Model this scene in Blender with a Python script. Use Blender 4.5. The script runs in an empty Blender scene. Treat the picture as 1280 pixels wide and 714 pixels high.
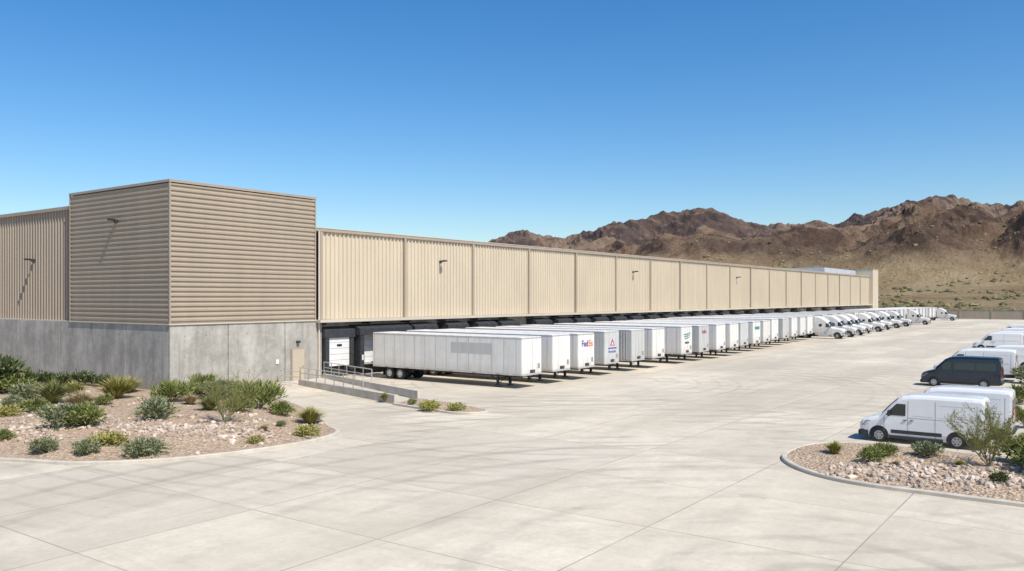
import bpy, math, random, bmesh
from mathutils import Vector, noise, Matrix
from mathutils.bvhtree import BVHTree
random.seed(7)
scene=bpy.context.scene
H=7.3
CF,SF=0.811,0.585
def P(d,lat):
    return (d*CF+lat*SF, d*SF-lat*CF)
# ---------------------------------------------------------------- materials
def new_mat(name):
    m=bpy.data.materials.new(name); m.use_nodes=True
    nt=m.node_tree; b=nt.nodes['Principled BSDF']
    return m,nt,b
def N(nt,t,**kw):
    n=nt.nodes.new(t)
    for k,v in kw.items(): setattr(n,k,v)
    return n
def mixc(nt,fac,a,b,blend='MIX'):
    n=nt.nodes.new('ShaderNodeMixRGB'); n.blend_type=blend
    for i,v in ((0,fac),(1,a),(2,b)):
        if isinstance(v,bpy.types.NodeSocket): nt.links.new(v,n.inputs[i])
        elif i==0: n.inputs[0].default_value=v
        else: n.inputs[i].default_value=(v[0],v[1],v[2],1)
    return n.outputs[0]
def ramp(nt,src,stops):
    r=nt.nodes.new('ShaderNodeValToRGB')
    e=r.color_ramp.elements
    while len(e)<len(stops): e.new(0.5)
    for i,(p,c) in enumerate(stops):
        e[i].position=p
        e[i].color=(c,c,c,1) if not isinstance(c,tuple) else (c[0],c[1],c[2],1)
    nt.links.new(src,r.inputs[0]); return r.outputs[0]
def coords(nt,kind='Object',scale=(1,1,1)):
    if kind=='World':
        o=nt.nodes.new('ShaderNodeNewGeometry').outputs['Position']
    else:
        o=nt.nodes.new('ShaderNodeTexCoord').outputs[kind]
    m=nt.nodes.new('ShaderNodeMapping'); m.inputs['Scale'].default_value=scale
    nt.links.new(o,m.inputs[0]); return m.outputs[0]
def nz(nt,vec,scale,detail=4,rough=.55,dist=0):
    n=nt.nodes.new('ShaderNodeTexNoise'); n.inputs['Scale'].default_value=scale
    n.inputs['Detail'].default_value=detail; n.inputs['Roughness'].default_value=rough
    n.inputs['Distortion'].default_value=dist
    nt.links.new(vec,n.inputs['Vector']); return n.outputs['Fac']
def bump(nt,b,h,strength=.3,dist=.02):
    n=nt.nodes.new('ShaderNodeBump'); n.inputs['Strength'].default_value=strength; n.inputs['Distance'].default_value=dist
    nt.links.new(h,n.inputs['Height']); nt.links.new(n.outputs[0],b.inputs['Normal'])
def simple(name,col,rough=.6,metal=0,var=.12,scale=3,stretch=(1,1,1),bumps=0,kind='Object',coat=0):
    m,nt,b=new_mat(name)
    v=coords(nt,kind,stretch); f=nz(nt,v,scale,5)
    f2=ramp(nt,f,[(.3,0.0),(.7,1.0)])
    c=mixc(nt,f2,tuple(x*(1-var) for x in col),tuple(min(1,x*(1+var)) for x in col))
    nt.links.new(c,b.inputs['Base Color'])
    b.inputs['Roughness'].default_value=rough; b.inputs['Metallic'].default_value=metal
    b.inputs['Coat Weight'].default_value=coat
    if bumps: bump(nt,b,nz(nt,v,scale*8,3),bumps,.02)
    return m
def glass_mat():
    m,nt,b=new_mat('window_glass')
    v=coords(nt); c=mixc(nt,nz(nt,v,2,2),(.012,.016,.02),(.03,.038,.045))
    nt.links.new(c,b.inputs['Base Color']); b.inputs['Roughness'].default_value=.07; b.inputs['Specular IOR Level'].default_value=.8
    return m
def yard_mat():
    m,nt,b=new_mat('yard_concrete')
    geo=nt.nodes.new('ShaderNodeNewGeometry').outputs['Position']
    S=6.0
    sx=N(nt,'ShaderNodeVectorMath',operation='SCALE'); sx.inputs['Scale'].default_value=1/S; nt.links.new(geo,sx.inputs[0])
    fl=N(nt,'ShaderNodeVectorMath',operation='FLOOR'); nt.links.new(sx.outputs[0],fl.inputs[0])
    wn=N(nt,'ShaderNodeTexWhiteNoise',noise_dimensions='2D'); nt.links.new(fl.outputs[0],wn.inputs['Vector'])
    fr=N(nt,'ShaderNodeVectorMath',operation='FRACTION'); nt.links.new(sx.outputs[0],fr.inputs[0])
    sep=N(nt,'ShaderNodeSeparateXYZ'); nt.links.new(fr.outputs[0],sep.inputs[0])
    def joint(o):
        a=N(nt,'ShaderNodeMath',operation='SUBTRACT'); nt.links.new(o,a.inputs[0]); a.inputs[1].default_value=.5
        c=N(nt,'ShaderNodeMath',operation='ABSOLUTE'); nt.links.new(a.outputs[0],c.inputs[0])
        g=N(nt,'ShaderNodeMath',operation='GREATER_THAN'); nt.links.new(c.outputs[0],g.inputs[0]); g.inputs[1].default_value=.5-.0034
        return g.outputs[0]
    mx=N(nt,'ShaderNodeMath',operation='MAXIMUM'); nt.links.new(joint(sep.outputs[0]),mx.inputs[0]); nt.links.new(joint(sep.outputs[1]),mx.inputs[1])
    v=coords(nt,'World',(1,1,1)); vs=coords(nt,'World',(.10,.7,1)); vs2=coords(nt,'World',(.9,.13,1))
    base=mixc(nt,wn.outputs['Value'],(.535,.468,.375),(.67,.595,.485))
    big=ramp(nt,nz(nt,v,.035,5,.6,.6),[(.38,0.),(.66,1.)])
    c=mixc(nt,big,base,(.735,.66,.545))
    slab=ramp(nt,nz(nt,fl.outputs[0],.23,2,.5),[(.50,0.),(.56,.55)])
    c=mixc(nt,slab,c,(.48,.435,.37))
    c=mixc(nt,ramp(nt,nz(nt,vs,.22,6,.65,.5),[(.43,0.),(.70,.85)]),c,(.43,.38,.305))
    c=mixc(nt,ramp(nt,nz(nt,vs2,.5,6,.7,1.2),[(.5,0.),(.74,.55)]),c,(.46,.41,.335))
    c=mixc(nt,ramp(nt,nz(nt,v,.16,7,.7,.3),[(.5,0.),(.68,.5)]),c,(.43,.38,.31))
    c=mixc(nt,ramp(nt,nz(nt,v,.9,8,.75),[(.3,.35),(.7,0.)]),c,(.34,.295,.235))
    c=mixc(nt,ramp(nt,nz(nt,v,5,6,.8),[(.35,.22),(.6,0.)]),c,(.34,.295,.235))
    def arcs(loc,sc,lo,hi,th):
        w=N(nt,'ShaderNodeTexWave',wave_type='RINGS',rings_direction='Z'); w.inputs['Scale'].default_value=sc; w.inputs['Distortion'].default_value=1.6; w.inputs['Detail'].default_value=1
        w.inputs['Detail Scale'].default_value=.25
        mp=N(nt,'ShaderNodeMapping'); mp.inputs['Location'].default_value=loc; nt.links.new(geo,mp.inputs[0]); nt.links.new(mp.outputs[0],w.inputs[0])
        a=ramp(nt,w.outputs['Fac'],[(.80,0.),(.97,1.)])
        am=N(nt,'ShaderNodeMath',operation='MULTIPLY'); nt.links.new(a,am.inputs[0]); nt.links.new(ramp(nt,nz(nt,v,.07,7,.75,.5),[(lo,0.),(hi,th)]),am.inputs[1])
        return am.outputs[0]
    c=mixc(nt,arcs((-22,-6,0),.12,.42,.60,.5),c,(.28,.25,.21))
    c=mixc(nt,arcs((-62,-38,0),.19,.44,.62,.45),c,(.28,.25,.21))
    vo=N(nt,'ShaderNodeTexVoronoi'); vo.inputs['Scale'].default_value=.33; nt.links.new(v,vo.inputs['Vector'])
    c=mixc(nt,ramp(nt,vo.outputs['Distance'],[(.02,.4),(.09,0.)]),c,(.25,.22,.18))
    jc=mixc(nt,ramp(nt,nz(nt,v,.25,4),[(.35,.55),(.6,1.)]),c,(.25,.215,.175))
    c=mixc(nt,mx.outputs[0],c,jc)
    c=mixc(nt,1.0,c,(1.13,1.12,1.07),'MULTIPLY')
    nt.links.new(c,b.inputs['Base Color']); b.inputs['Roughness'].default_value=.88
    b.inputs['Specular IOR Level'].default_value=.25
    bump(nt,b,nz(nt,v,14,4),.15,.01)
    return m
def gravel_mat(name,c1,c2,c3):
    m,nt,b=new_mat(name); v=coords(nt,'World')
    vo=N(nt,'ShaderNodeTexVoronoi'); vo.inputs['Scale'].default_value=7; nt.links.new(v,vo.inputs['Vector'])
    bw=N(nt,'ShaderNodeRGBToBW'); nt.links.new(vo.outputs['Color'],bw.inputs[0])
    c=mixc(nt,ramp(nt,bw.outputs[0],[(.2,0.),(.8,1.)]),c1,c2)
    c=mixc(nt,ramp(nt,nz(nt,v,.5,6,.65),[(.42,0.),(.62,.6)]),c,c3)
    nt.links.new(c,b.inputs['Base Color']); b.inputs['Roughness'].default_value=.95
    bump(nt,b,vo.outputs['Distance'],1.0,.12)
    return m
def wallconc_mat():
    m,nt,b=new_mat('tilt_up_concrete'); v=coords(nt,'World'); vs=coords(nt,'World',(1,1,.12))
    c=mixc(nt,ramp(nt,nz(nt,v,.5,7,.65),[(.38,0.),(.62,1.)]),(.32,.30,.262),(.49,.46,.405))
    c=mixc(nt,ramp(nt,nz(nt,vs,1.3,6,.7),[(.44,0.),(.68,.8)]),c,(.26,.24,.205))
    c=mixc(nt,ramp(nt,nz(nt,v,1.6,8,.8),[(.51,0.),(.68,.5)]),c,(.55,.52,.46))
    c=mixc(nt,ramp(nt,nz(nt,v,.35,5,.7),[(.52,0.),(.56,.22)]),c,(.28,.26,.23))
    sep=N(nt,'ShaderNodeSeparateXYZ'); nt.links.new(nt.nodes.new('ShaderNodeNewGeometry').outputs['Position'],sep.inputs[0])
    c=mixc(nt,ramp(nt,sep.outputs[2],[(.1,.5),(.9,0.)]),c,(.33,.27,.2))
    nt.links.new(c,b.inputs['Base Color']); b.inputs['Roughness'].default_value=.9
    bump(nt,b,nz(nt,v,6,5),.3,.03); return m
def cladding(name,col,var=.06):
    m,nt,b=new_mat(name); v=coords(nt,'World',(1,1,.15)); v2=coords(nt,'World')
    c=mixc(nt,ramp(nt,nz(nt,v,.8,5,.6),[(.3,0.),(.7,1.)]),tuple(x*(1-var) for x in col),tuple(x*(1+var) for x in col))
    c=mixc(nt,ramp(nt,nz(nt,v2,.25,3),[(.4,0.),(.7,.2)]),c,tuple(x*.82 for x in col))
    nt.links.new(c,b.inputs['Base Color']); b.inputs['Roughness'].default_value=.5; return m
def trailer_paint(name,col):
    m,nt,b=new_mat(name); v=coords(nt,'Object',(1,1,.12)); v2=coords(nt,'Object')
    oi=N(nt,'ShaderNodeObjectInfo')
    ad=N(nt,'ShaderNodeVectorMath',operation='MULTIPLY_ADD'); nt.links.new(oi.outputs['Random'],ad.inputs[0]); ad.inputs[1].default_value=(40,40,40); nt.links.new(v,ad.inputs[2])
    ad2=N(nt,'ShaderNodeVectorMath',operation='MULTIPLY_ADD'); nt.links.new(oi.outputs['Random'],ad2.inputs[0]); ad2.inputs[1].default_value=(40,40,40); nt.links.new(v2,ad2.inputs[2])
    base=mixc(nt,oi.outputs['Random'],col,tuple(x*.86 for x in col))
    c=mixc(nt,ramp(nt,nz(nt,ad.outputs[0],2.2,6,.7),[(.45,0.),(.8,.65)]),base,tuple(x*f for x,f in zip(col,(.64,.59,.5))))
    c=mixc(nt,ramp(nt,nz(nt,ad2.outputs[0],.8,6,.7),[(.47,0.),(.75,.45)]),c,tuple(x*f for x,f in zip(col,(.74,.70,.63))))
    sep=N(nt,'ShaderNodeSeparateXYZ'); nt.links.new(nt.nodes.new('ShaderNodeNewGeometry').outputs['Position'],sep.inputs[0])
    mr=N(nt,'ShaderNodeMapRange'); mr.inputs[1].default_value=1.1; mr.inputs[2].default_value=2.0; mr.inputs[3].default_value=.4; mr.inputs[4].default_value=0
    nt.links.new(sep.outputs[2],mr.inputs[0])
    c=mixc(nt,mr.outputs[0],c,(.42,.37,.3))
    nt.links.new(c,b.inputs['Base Color']); b.inputs['Roughness'].default_value=.4
    return m
M={}
M['yard']=yard_mat()
M['gravel']=gravel_mat('desert_gravel',(.33,.225,.14),(.60,.45,.31),(.50,.37,.25))
M['conc']=wallconc_mat()
M['kerb']=simple('kerb_concrete',(.54,.485,.40),.85,var=.15,scale=1.5,kind='World',bumps=.2)
M['tan']=cladding('tan_metal_cladding',(.60,.51,.38))
M['brown']=cladding('brown_metal_cladding',(.375,.305,.225))
M['brown2']=cladding('end_wall_cladding_paint',(.38,.31,.235))
M['trim']=cladding('tan_trim',(.38,.31,.235))
M['ltrim']=cladding('light_trim',(.58,.51,.41))
M['black']=simple('black_rubber',(.025,.025,.027),.75,var=.3,scale=5)
M['pad']=simple('shelter_vinyl',(.035,.037,.04),.7,var=.35,scale=3)
M['door']=simple('dock_door_paint',(.74,.73,.71),.5,var=.08,scale=2)
M['mdoor']=simple('tan_door_paint',(.50,.42,.31),.5,var=.05)
M['steel']=simple('galvanised_steel',(.42,.42,.41),.45,.6,var=.15,scale=6)
M['dark']=simple('dark_frame_steel',(.04,.037,.035),.7,var=.4,scale=4)
M['alu']=simple('aluminium_rail',(.58,.58,.57),.4,.5,var=.12,scale=4)
M['white']=trailer_paint('trailer_white_paint',(.83,.805,.76))
M['grey']=trailer_paint('trailer_grey_paint',(.58,.58,.56))
M['roofm']=simple('trailer_roof',(.70,.68,.64),.5,var=.15,scale=1)
M['vanw']=simple('van_white_paint',(.80,.79,.77),.28,var=.03,scale=1,coat=.5)
M['vand']=simple('van_navy_paint',(.010,.018,.036),.22,var=.1,scale=1,coat=.4)
M['plastic']=simple('grey_plastic',(.035,.037,.04),.6,var=.2,scale=5)
M['rim']=simple('wheel_rim',(.45,.45,.46),.35,.7,var=.15,scale=8)
M['glass']=glass_mat()
M['lens']=simple('headlamp_lens',(.35,.37,.4),.1,.3,var=.25,scale=10)
M['red']=simple('red_lens',(.45,.02,.015),.3,var=.1)
M['orange']=simple('orange_lens',(.75,.22,.03),.3,var=.1)
M['purple']=simple('purple_vinyl',(.09,.03,.28),.4,var=.05)
M['orangev']=simple('orange_vinyl',(.8,.17,.02),.4,var=.05)
M['green']=simple('green_vinyl',(.04,.25,.22),.4,var=.1)
M['pink']=simple('magenta_vinyl',(.45,.05,.2),.4,var=.1)
M['blue']=simple('blue_vinyl',(.08,.12,.4),.4,var=.1)
M['roof']=simple('roof_membrane',(.45,.46,.47),.7,var=.08,scale=.3,kind='World')
M['rock']=simple('landscape_rock',(.44,.345,.265),.9,var=.4,scale=1.2,kind='World',bumps=.4)
M['rock2']=simple('landscape_rock_pale',(.58,.48,.385),.9,var=.3,scale=1.2,kind='World',bumps=.4)
M['seam']=simple('panel_seam',(.30,.30,.29),.6,var=.1)
M['vseam']=simple('van_seam',(.22,.22,.22),.6,var=.1)
M['bark']=simple('stem_bark',(.20,.20,.08),.8,var=.3,scale=8)
def leafmat(name,a,bc):
    m,nt,b=new_mat(name); g=nt.nodes.new('ShaderNodeNewGeometry')
    c=mixc(nt,g.outputs['Random Per Island'],a,bc)
    nt.links.new(c,b.inputs['Base Color']); b.inputs['Roughness'].default_value=.7
    b.inputs['Specular IOR Level'].default_value=.2
    return m
M['sage']=leafmat('sage_leaves',(.14,.165,.08),(.29,.31,.17))
M['olive']=leafmat('olive_leaves',(.11,.14,.035),(.27,.30,.09))
M['ygreen']=leafmat('yellow_green_leaves',(.20,.20,.04),(.42,.39,.11))
M['dkgreen']=leafmat('dark_green_leaves',(.04,.06,.02),(.11,.14,.05))
M['straw']=leafmat('straw_leaves',(.34,.27,.14),(.50,.41,.24))
M['scrub']=simple('distant_scrub',(.19,.165,.07),.9,var=.35,scale=.05,kind='World')
M['scrubd']=simple('distant_scrub_dark',(.11,.105,.045),.9,var=.35,scale=.05,kind='World')
def terrain_mat():
    m,nt,b=new_mat('desert_mountain'); v=coords(nt,'World')
    geo=nt.nodes.new('ShaderNodeNewGeometry')
    sep=N(nt,'ShaderNodeSeparateXYZ'); nt.links.new(geo.outputs['Position'],sep.inputs[0])
    sn=N(nt,'ShaderNodeSeparateXYZ'); nt.links.new(geo.outputs['Normal'],sn.inputs[0])
    tan=mixc(nt,ramp(nt,nz(nt,v,.006,6,.65),[(.35,0.),(.65,1.)]),(.40,.26,.16),(.56,.385,.245))
    rock=mixc(nt,ramp(nt,nz(nt,v,.014,9,.75),[(.38,0.),(.62,1.)]),(.062,.046,.044),(.22,.14,.10))
    steep=ramp(nt,sn.outputs[2],[(.62,1.),(.90,.0)])
    patch=ramp(nt,nz(nt,v,.0030,8,.7,.5),[(.47,0.),(.54,1.)])
    fine=ramp(nt,nz(nt,v,.02,8,.8,.3),[(.45,0.),(.56,1.)])
    def mad(a,k,c_):
        n=N(nt,'ShaderNodeMath',operation='MULTIPLY_ADD'); n.use_clamp=True; nt.links.new(a,n.inputs[0]); n.inputs[1].default_value=k
        if isinstance(c_,float): n.inputs[2].default_value=c_
        else: nt.links.new(c_,n.inputs[2])
        return n.outputs[0]
    mm=mad(steep,.60,mad(patch,.55,mad(fine,.25,0.0)))
    c=mixc(nt,mm,tan,rock)
    nb=N(nt,'ShaderNodeMath',operation='MULTIPLY_ADD'); nt.links.new(nz(nt,v,.006,4),nb.inputs[0]); nb.inputs[1].default_value=-60; nt.links.new(sep.outputs[2],nb.inputs[2])
    low=N(nt,'ShaderNodeMapRange'); low.inputs[1].default_value=0; low.inputs[2].default_value=35; low.inputs[3].default_value=1; low.inputs[4].default_value=0
    nt.links.new(nb.outputs[0],low.inputs[0])
    gold=mixc(nt,ramp(nt,nz(nt,v,.012,7,.7),[(.38,0.),(.62,1.)]),(.52,.355,.175),(.78,.58,.34))
    c=mixc(nt,low.outputs[0],c,gold)
    vo=N(nt,'ShaderNodeTexVoronoi'); vo.inputs['Scale'].default_value=.13; nt.links.new(v,vo.inputs['Vector'])
    c=mixc(nt,ramp(nt,vo.outputs['Distance'],[(.12,.55),(.26,0.)]),c,(.17,.14,.06))
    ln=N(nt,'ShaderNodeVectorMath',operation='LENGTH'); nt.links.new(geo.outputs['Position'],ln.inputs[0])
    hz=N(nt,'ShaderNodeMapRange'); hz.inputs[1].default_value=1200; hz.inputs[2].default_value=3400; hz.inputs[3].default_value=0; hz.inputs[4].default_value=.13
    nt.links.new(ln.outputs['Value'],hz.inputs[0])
    c=mixc(nt,hz.outputs[0],c,(.30,.33,.42))  # bluish aerial haze painted into the base colour, stronger with distance
    nt.links.new(c,b.inputs['Base Color']); b.inputs['Roughness'].default_value=1; b.inputs['Specular IOR Level'].default_value=.1
    bump(nt,b,nz(nt,v,.022,10,.8),1.0,30)
    return m
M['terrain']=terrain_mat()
# ---------------------------------------------------------------- mesh builder
class MB:
    def __init__(s): s.v=[];s.f=[];s.m=[];s.sm=[];s.mats=[]
    def mi(s,k):
        if k not in s.mats: s.mats.append(k)
        return s.mats.index(k)
    def add(s,v,f,m,smooth=False):
        o=len(s.v); s.v+= [tuple(p) for p in v]; i=s.mi(m)
        for q in f: s.f.append([a+o for a in q]); s.m.append(i); s.sm.append(smooth)
    def box(s,x0,x1,y0,y1,z0,z1,m,bev=0):
        if x0>x1:x0,x1=x1,x0
        if y0>y1:y0,y1=y1,y0
        if bev>0:
            bm=bmesh.new(); bmesh.ops.create_cube(bm,size=1)
            for w in bm.verts: w.co=Vector(((x0+x1)/2+w.co.x*(x1-x0),(y0+y1)/2+w.co.y*(y1-y0),(z0+z1)/2+w.co.z*(z1-z0)))
            bmesh.ops.bevel(bm,geom=bm.edges[:],offset=bev,segments=2,affect='EDGES')
            bm.verts.index_update()
            s.add([w.co[:] for w in bm.verts],[[w.index for w in f.verts] for f in bm.faces],m); bm.free(); return
        v=[(x0,y0,z0),(x1,y0,z0),(x1,y1,z0),(x0,y1,z0),(x0,y0,z1),(x1,y0,z1),(x1,y1,z1),(x0,y1,z1)]
        s.add(v,[(0,3,2,1),(4,5,6,7),(0,1,5,4),(1,2,6,5),(2,3,7,6),(3,0,4,7)],m)
    def tube(s,p0,p1,r0,m,r1=None,n=8,caps=True,smooth=True):
        r1=r0 if r1 is None else r1
        p0=Vector(p0);p1=Vector(p1); d=(p1-p0).normalized()
        a=d.orthogonal().normalized(); b=d.cross(a)
        v=[];f=[]
        for p,r in((p0,r0),(p1,r1)):
            for i in range(n):
                t=2*math.pi*i/n; v.append(p+a*math.cos(t)*r+b*math.sin(t)*r)
        for i in range(n): f.append((i,(i+1)%n,n+(i+1)%n,n+i))
        s.add(v,f,m,smooth)
        if caps:
            s.add(v[:n],[list(range(n))[::-1]],m); s.add(v[n:],[list(range(n))],m)
    def poly(s,pts,m): s.add(pts,[list(range(len(pts)))],m)
    def loft(s,secs,m,closed=True,caps=True,smooth=False):
        n=len(secs[0]); v=[p for q in secs for p in q]; f=[]
        for j in range(len(secs)-1):
            for i in range(n if closed else n-1):
                k=(i+1)%n; f.append((j*n+i,j*n+k,(j+1)*n+k,(j+1)*n+i))
        s.add(v,f,m,smooth)
        if caps and closed:
            s.add(secs[0],[list(range(n))[::-1]],m); s.add(secs[-1],[list(range(n))],m)
    def mesh(s,name,fixn=True):
        me=bpy.data.meshes.new(name); me.from_pydata(s.v,[],s.f)
        for k in s.mats: me.materials.append(M[k])
        me.polygons.foreach_set('material_index',s.m); me.polygons.foreach_set('use_smooth',s.sm)
        if fixn:
            bm=bmesh.new(); bm.from_mesh(me); bmesh.ops.recalc_face_normals(bm,faces=bm.faces[:]); bm.to_mesh(me); bm.free()
        me.update(); return me
    def obj(s,name,parent=None,fixn=True):
        return place(s.mesh(name,fixn),name,parent=parent)
def place(me,name,loc=(0,0,0),rz=0,sc=1,parent=None):
    o=bpy.data.objects.new(name,me); o.location=loc; o.rotation_euler=(0,0,rz)
    o.scale=(sc,sc,sc) if not isinstance(sc,tuple) else sc
    scene.collection.objects.link(o)
    if parent: o.parent=parent
    return o
def empty(name):
    o=bpy.data.objects.new(name,None); scene.collection.objects.link(o); return o
def ss(x): x=max(0,min(1,x)); return x*x*(3-2*x)
# ---------------------------------------------------------------- camera
cam=bpy.data.cameras.new('camera'); co=bpy.data.objects.new('camera',cam); scene.collection.objects.link(co)
cam.sensor_width=36; cam.lens=29.25; cam.shift_y=15/1280; cam.clip_end=20000
co.location=(0,0,H); co.rotation_euler=(math.radians(90),0,math.atan2(SF,CF)-math.pi/2)
scene.camera=co
# ---------------------------------------------------------------- light
elev=math.radians(52)
hx,hy=-0.25,-0.968
sd=Vector((hx*math.cos(elev),hy*math.cos(elev),math.sin(elev)))
sun=bpy.data.lights.new('sun','SUN'); sun.energy=5.0; sun.angle=math.radians(.5); sun.color=(1,.945,.85)
so=bpy.data.objects.new('sun',sun); scene.collection.objects.link(so)
so.rotation_euler=(-sd).to_track_quat('-Z','Y').to_euler()
w=bpy.data.worlds.new('World'); scene.world=w; w.use_nodes=True
nt=w.node_tree; bg=nt.nodes['Background']
sky=nt.nodes.new('ShaderNodeTexSky'); sky.sky_type='NISHITA'; sky.sun_disc=False
sky.sun_elevation=elev; sky.sun_rotation=math.atan2(hx,hy)
sky.altitude=100; sky.air_density=1.05; sky.dust_density=.6; sky.ozone_density=2.2
hs=nt.nodes.new('ShaderNodeHueSaturation'); hs.inputs['Saturation'].default_value=1.38; hs.inputs['Value'].default_value=1.0
nt.links.new(sky.outputs[0],hs.inputs['Color'])
tint=mixc(nt,1.0,hs.outputs[0],(1.03,1.08,1.16),'MULTIPLY')
nt.links.new(tint,bg.inputs[0]); bg.inputs[1].default_value=.125
scene.view_settings.view_transform='Standard'; scene.view_settings.look='None'; scene.view_settings.exposure=0
# ---------------------------------------------------------------- ground
b=MB()
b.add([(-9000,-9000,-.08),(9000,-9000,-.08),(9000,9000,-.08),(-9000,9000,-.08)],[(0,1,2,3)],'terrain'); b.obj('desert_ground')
b=MB()
b.poly([(-120,-90,0),(321,-90,0),(321,62,0),(30,62,0),(30,160,0),(-120,160,0)],'yard'); b.obj('concrete_yard')
# mountains
prof=[(-400,60),(0,75),(300,70),(560,56),(600,62),(618,74),(648,85),(672,79),(700,74),(735,84),(760,91),(800,99),(840,108),(885,112),(915,102),(945,92),(985,91),(1012,96),(1045,91),(1072,105),(1100,110),(1140,121),(1182,129),(1212,121),(1240,115),(1262,117),(1290,124),(1400,130),(1600,110),(2200,90),(4000,60)]
def target(az):
    off=math.radians(35.8)-az
    if abs(off)>1.3: return 60
    x=640+1040*math.tan(off)
    jag=4.5*noise.noise(Vector((x/26,0,1)))+3.5*noise.noise(Vector((x/10,4,1)))
    for i in range(len(prof)-1):
        if prof[i][0]<=x<=prof[i+1][0]:
            t=(x-prof[i][0])/(prof[i+1][0]-prof[i][0]); t=t*t*(3-2*t)
            return prof[i][1]*(1-t)+prof[i+1][1]*t+jag
    return 60
RC=2700
def rawh(az,r):
    x,y=r*math.cos(az),r*math.sin(az)
    base=26*ss((r-340)/900)
    wx=noise.noise(Vector((x/420,y/420,3)))*120; wy=noise.noise(Vector((x/420,y/420,9)))*120
    X,Y=x+wx,y+wy
    wv=noise.noise(Vector((X/800+3,Y/800,5)))*800
    e2=ss((r+wv*.5-1750)/(RC-1750))*(1 if r<RC else 1-ss((r-RC)/1300))
    e1=ss((r+wv*.5-900)/480)*(1-.92*ss((r+wv*.5-1500)/420))
    rm=noise.ridged_multi_fractal(Vector((X/760,Y/760,0)),.95,2.1,6,1.0,2.0)
    rb=noise.ridged_multi_fractal(Vector((X/300+7,Y/300+1,2)),.9,2.1,6,1.0,2.0)
    rc=noise.ridged_multi_fractal(Vector((X/130+2,Y/130+9,4)),.8,2.1,4,1.0,2.0)
    d=e2*(40+125*rm+70*rb)+e1*(-6+50*rb+22*rm)+max(e1,e2)*24*rc+ss((r-650)/500)*5*rb
    return base,max(0,d)
az0,az1,dz=math.radians(-22),math.radians(46),math.radians(.085)
naz=int((az1-az0)/dz); nr=300
rs=[330*(4200/330)**((i/(nr-1))**.75) for i in range(nr)]
cols=[[rawh(az0+i*dz,r) for r in rs] for i in range(naz)]
scales=[]
for i in range(naz):
    az=az0+i*dz; off=math.radians(35.8)-az
    k=1040/max(.2,math.cos(off)); tg=target(az)
    best=1e9
    for j,r in enumerate(rs):
        bs,d=cols[i][j]
        if d>5 and r>1200:
            best=min(best,(tg*r/k+H-bs)/d)
    scales.append(best)
sm=[]
for i in range(naz):
    ww=[(scales[j],math.exp(-((j-i)/5.0)**2)) for j in range(max(0,i-11),min(naz,i+12))]
    sm.append(sum(a*c for a,c in ww)/sum(c for a,c in ww))
def th(i,j):
    bs,d=cols[i][j]
    return bs+d*sm[i]*ss(i/60)-(.3 if j==0 else 0)
V=[];F=[]
for i in range(naz):
    az=az0+i*dz
    for j,r in enumerate(rs): V.append((r*math.cos(az),r*math.sin(az),th(i,j)))
for i in range(naz-1):
    for j in range(nr-1): F.append((i*nr+j,i*nr+j+1,(i+1)*nr+j+1,(i+1)*nr+j))
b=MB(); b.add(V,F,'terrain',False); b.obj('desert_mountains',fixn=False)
# distant scrub
b=MB()
def bush(x,y,z,s_,m):
    v=[];n=7
    for (rr,zz) in((.75,0),(1.0,.45),(.55,.95)):
        for t in range(n):
            a=2*math.pi*t/n+random.random()*.3; q=rr*random.uniform(.75,1.2)*s_
            v.append((x+q*math.cos(a),y+q*math.sin(a),z-.3+zz*s_*random.uniform(.8,1.15)))
    f=[(t,(t+1)%n,n+(t+1)%n,n+t) for t in range(n)]+[(n+t,n+(t+1)%n,2*n+(t+1)%n,2*n+t) for t in range(n)]+[tuple(range(2*n,3*n))]
    b.add(v,f,m)
for k in range(2800):
    az=math.radians(random.uniform(-10,24)); r=random.uniform(0,1)**.8*900+345
    i=int((az-az0)/dz); j=max(0,int((math.log(r/330)/math.log(4200/330))**(1/.75)*(nr-1)))
    if noise.noise(Vector((r*math.cos(az)/60,r*math.sin(az)/60,0)))<-.08: continue
    s_=random.uniform(.5,1.9)*(1+r/1800)
    bush(r*math.cos(az),r*math.sin(az),th(i,j),s_,random.choice(['scrub','scrub','scrubd']))
for k in range(90):
    bush(random.uniform(328,350),random.uniform(-20,56),0,random.uniform(1.8,3.8),'scrubd')
b.obj('desert_scrub')
# perimeter wall
b=MB()
for k in range(16):
    y0=-100+k*9.5; b.box(321,321.3,y0,y0+9.2,0,2.9,'brown'); b.box(320.85,321.45,y0+9.2,y0+9.5,0,3.1,'brown')
b.box(320.9,321.4,-100,52,3.1,3.25,'trim'); b.obj('perimeter_wall')
# ---------------------------------------------------------------- warehouse
W=empty('warehouse')
TX0,TX1,TY0,TY1=36.1,50.2,58.1,73.1
LZ=5.2; TZ=16.15
b=MB(); secs=[]; z=LZ+.12; pitch=.385
def ring(o,z): return [(TX0-o,TY0-o,z),(TX1+o,TY0-o,z),(TX1+o,TY1+o,z),(TX0-o,TY1+o,z)]
while z<TZ-.3:
    for (dz_,o) in((0,0),(.10,.0),(.17,.09),(.30,.09)): secs.append(ring(o,z+dz_))
    z+=pitch
b.loft(secs,'brown'); b.obj('tower_ribbed_cladding',W)
b=MB()
b.box(TX0-.14,TX1+.14,TY0-.14,TY1+.14,z,z+.2,'trim')
b.box(TX0-.115,TX0+.0,TY0-.115,TY0+.0,LZ+.1,z,'trim'); b.box(TX1-.0,TX1+.115,TY0-.115,TY0+.0,LZ+.1,z,'trim'); b.box(TX0-.115,TX0+.0,TY1-.0,TY1+.115,LZ+.1,z,'trim')
b.box(TX0-.15,TX1+.16,TY0-.15,TY0+.3,LZ-.01,LZ+.1,'ltrim'); b.box(TX0-.15,TX0+.3,TY0+.3,TY1+.1,LZ-.01,LZ+.1,'ltrim')
b.obj('tower_trim',W)
b=MB()
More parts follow.
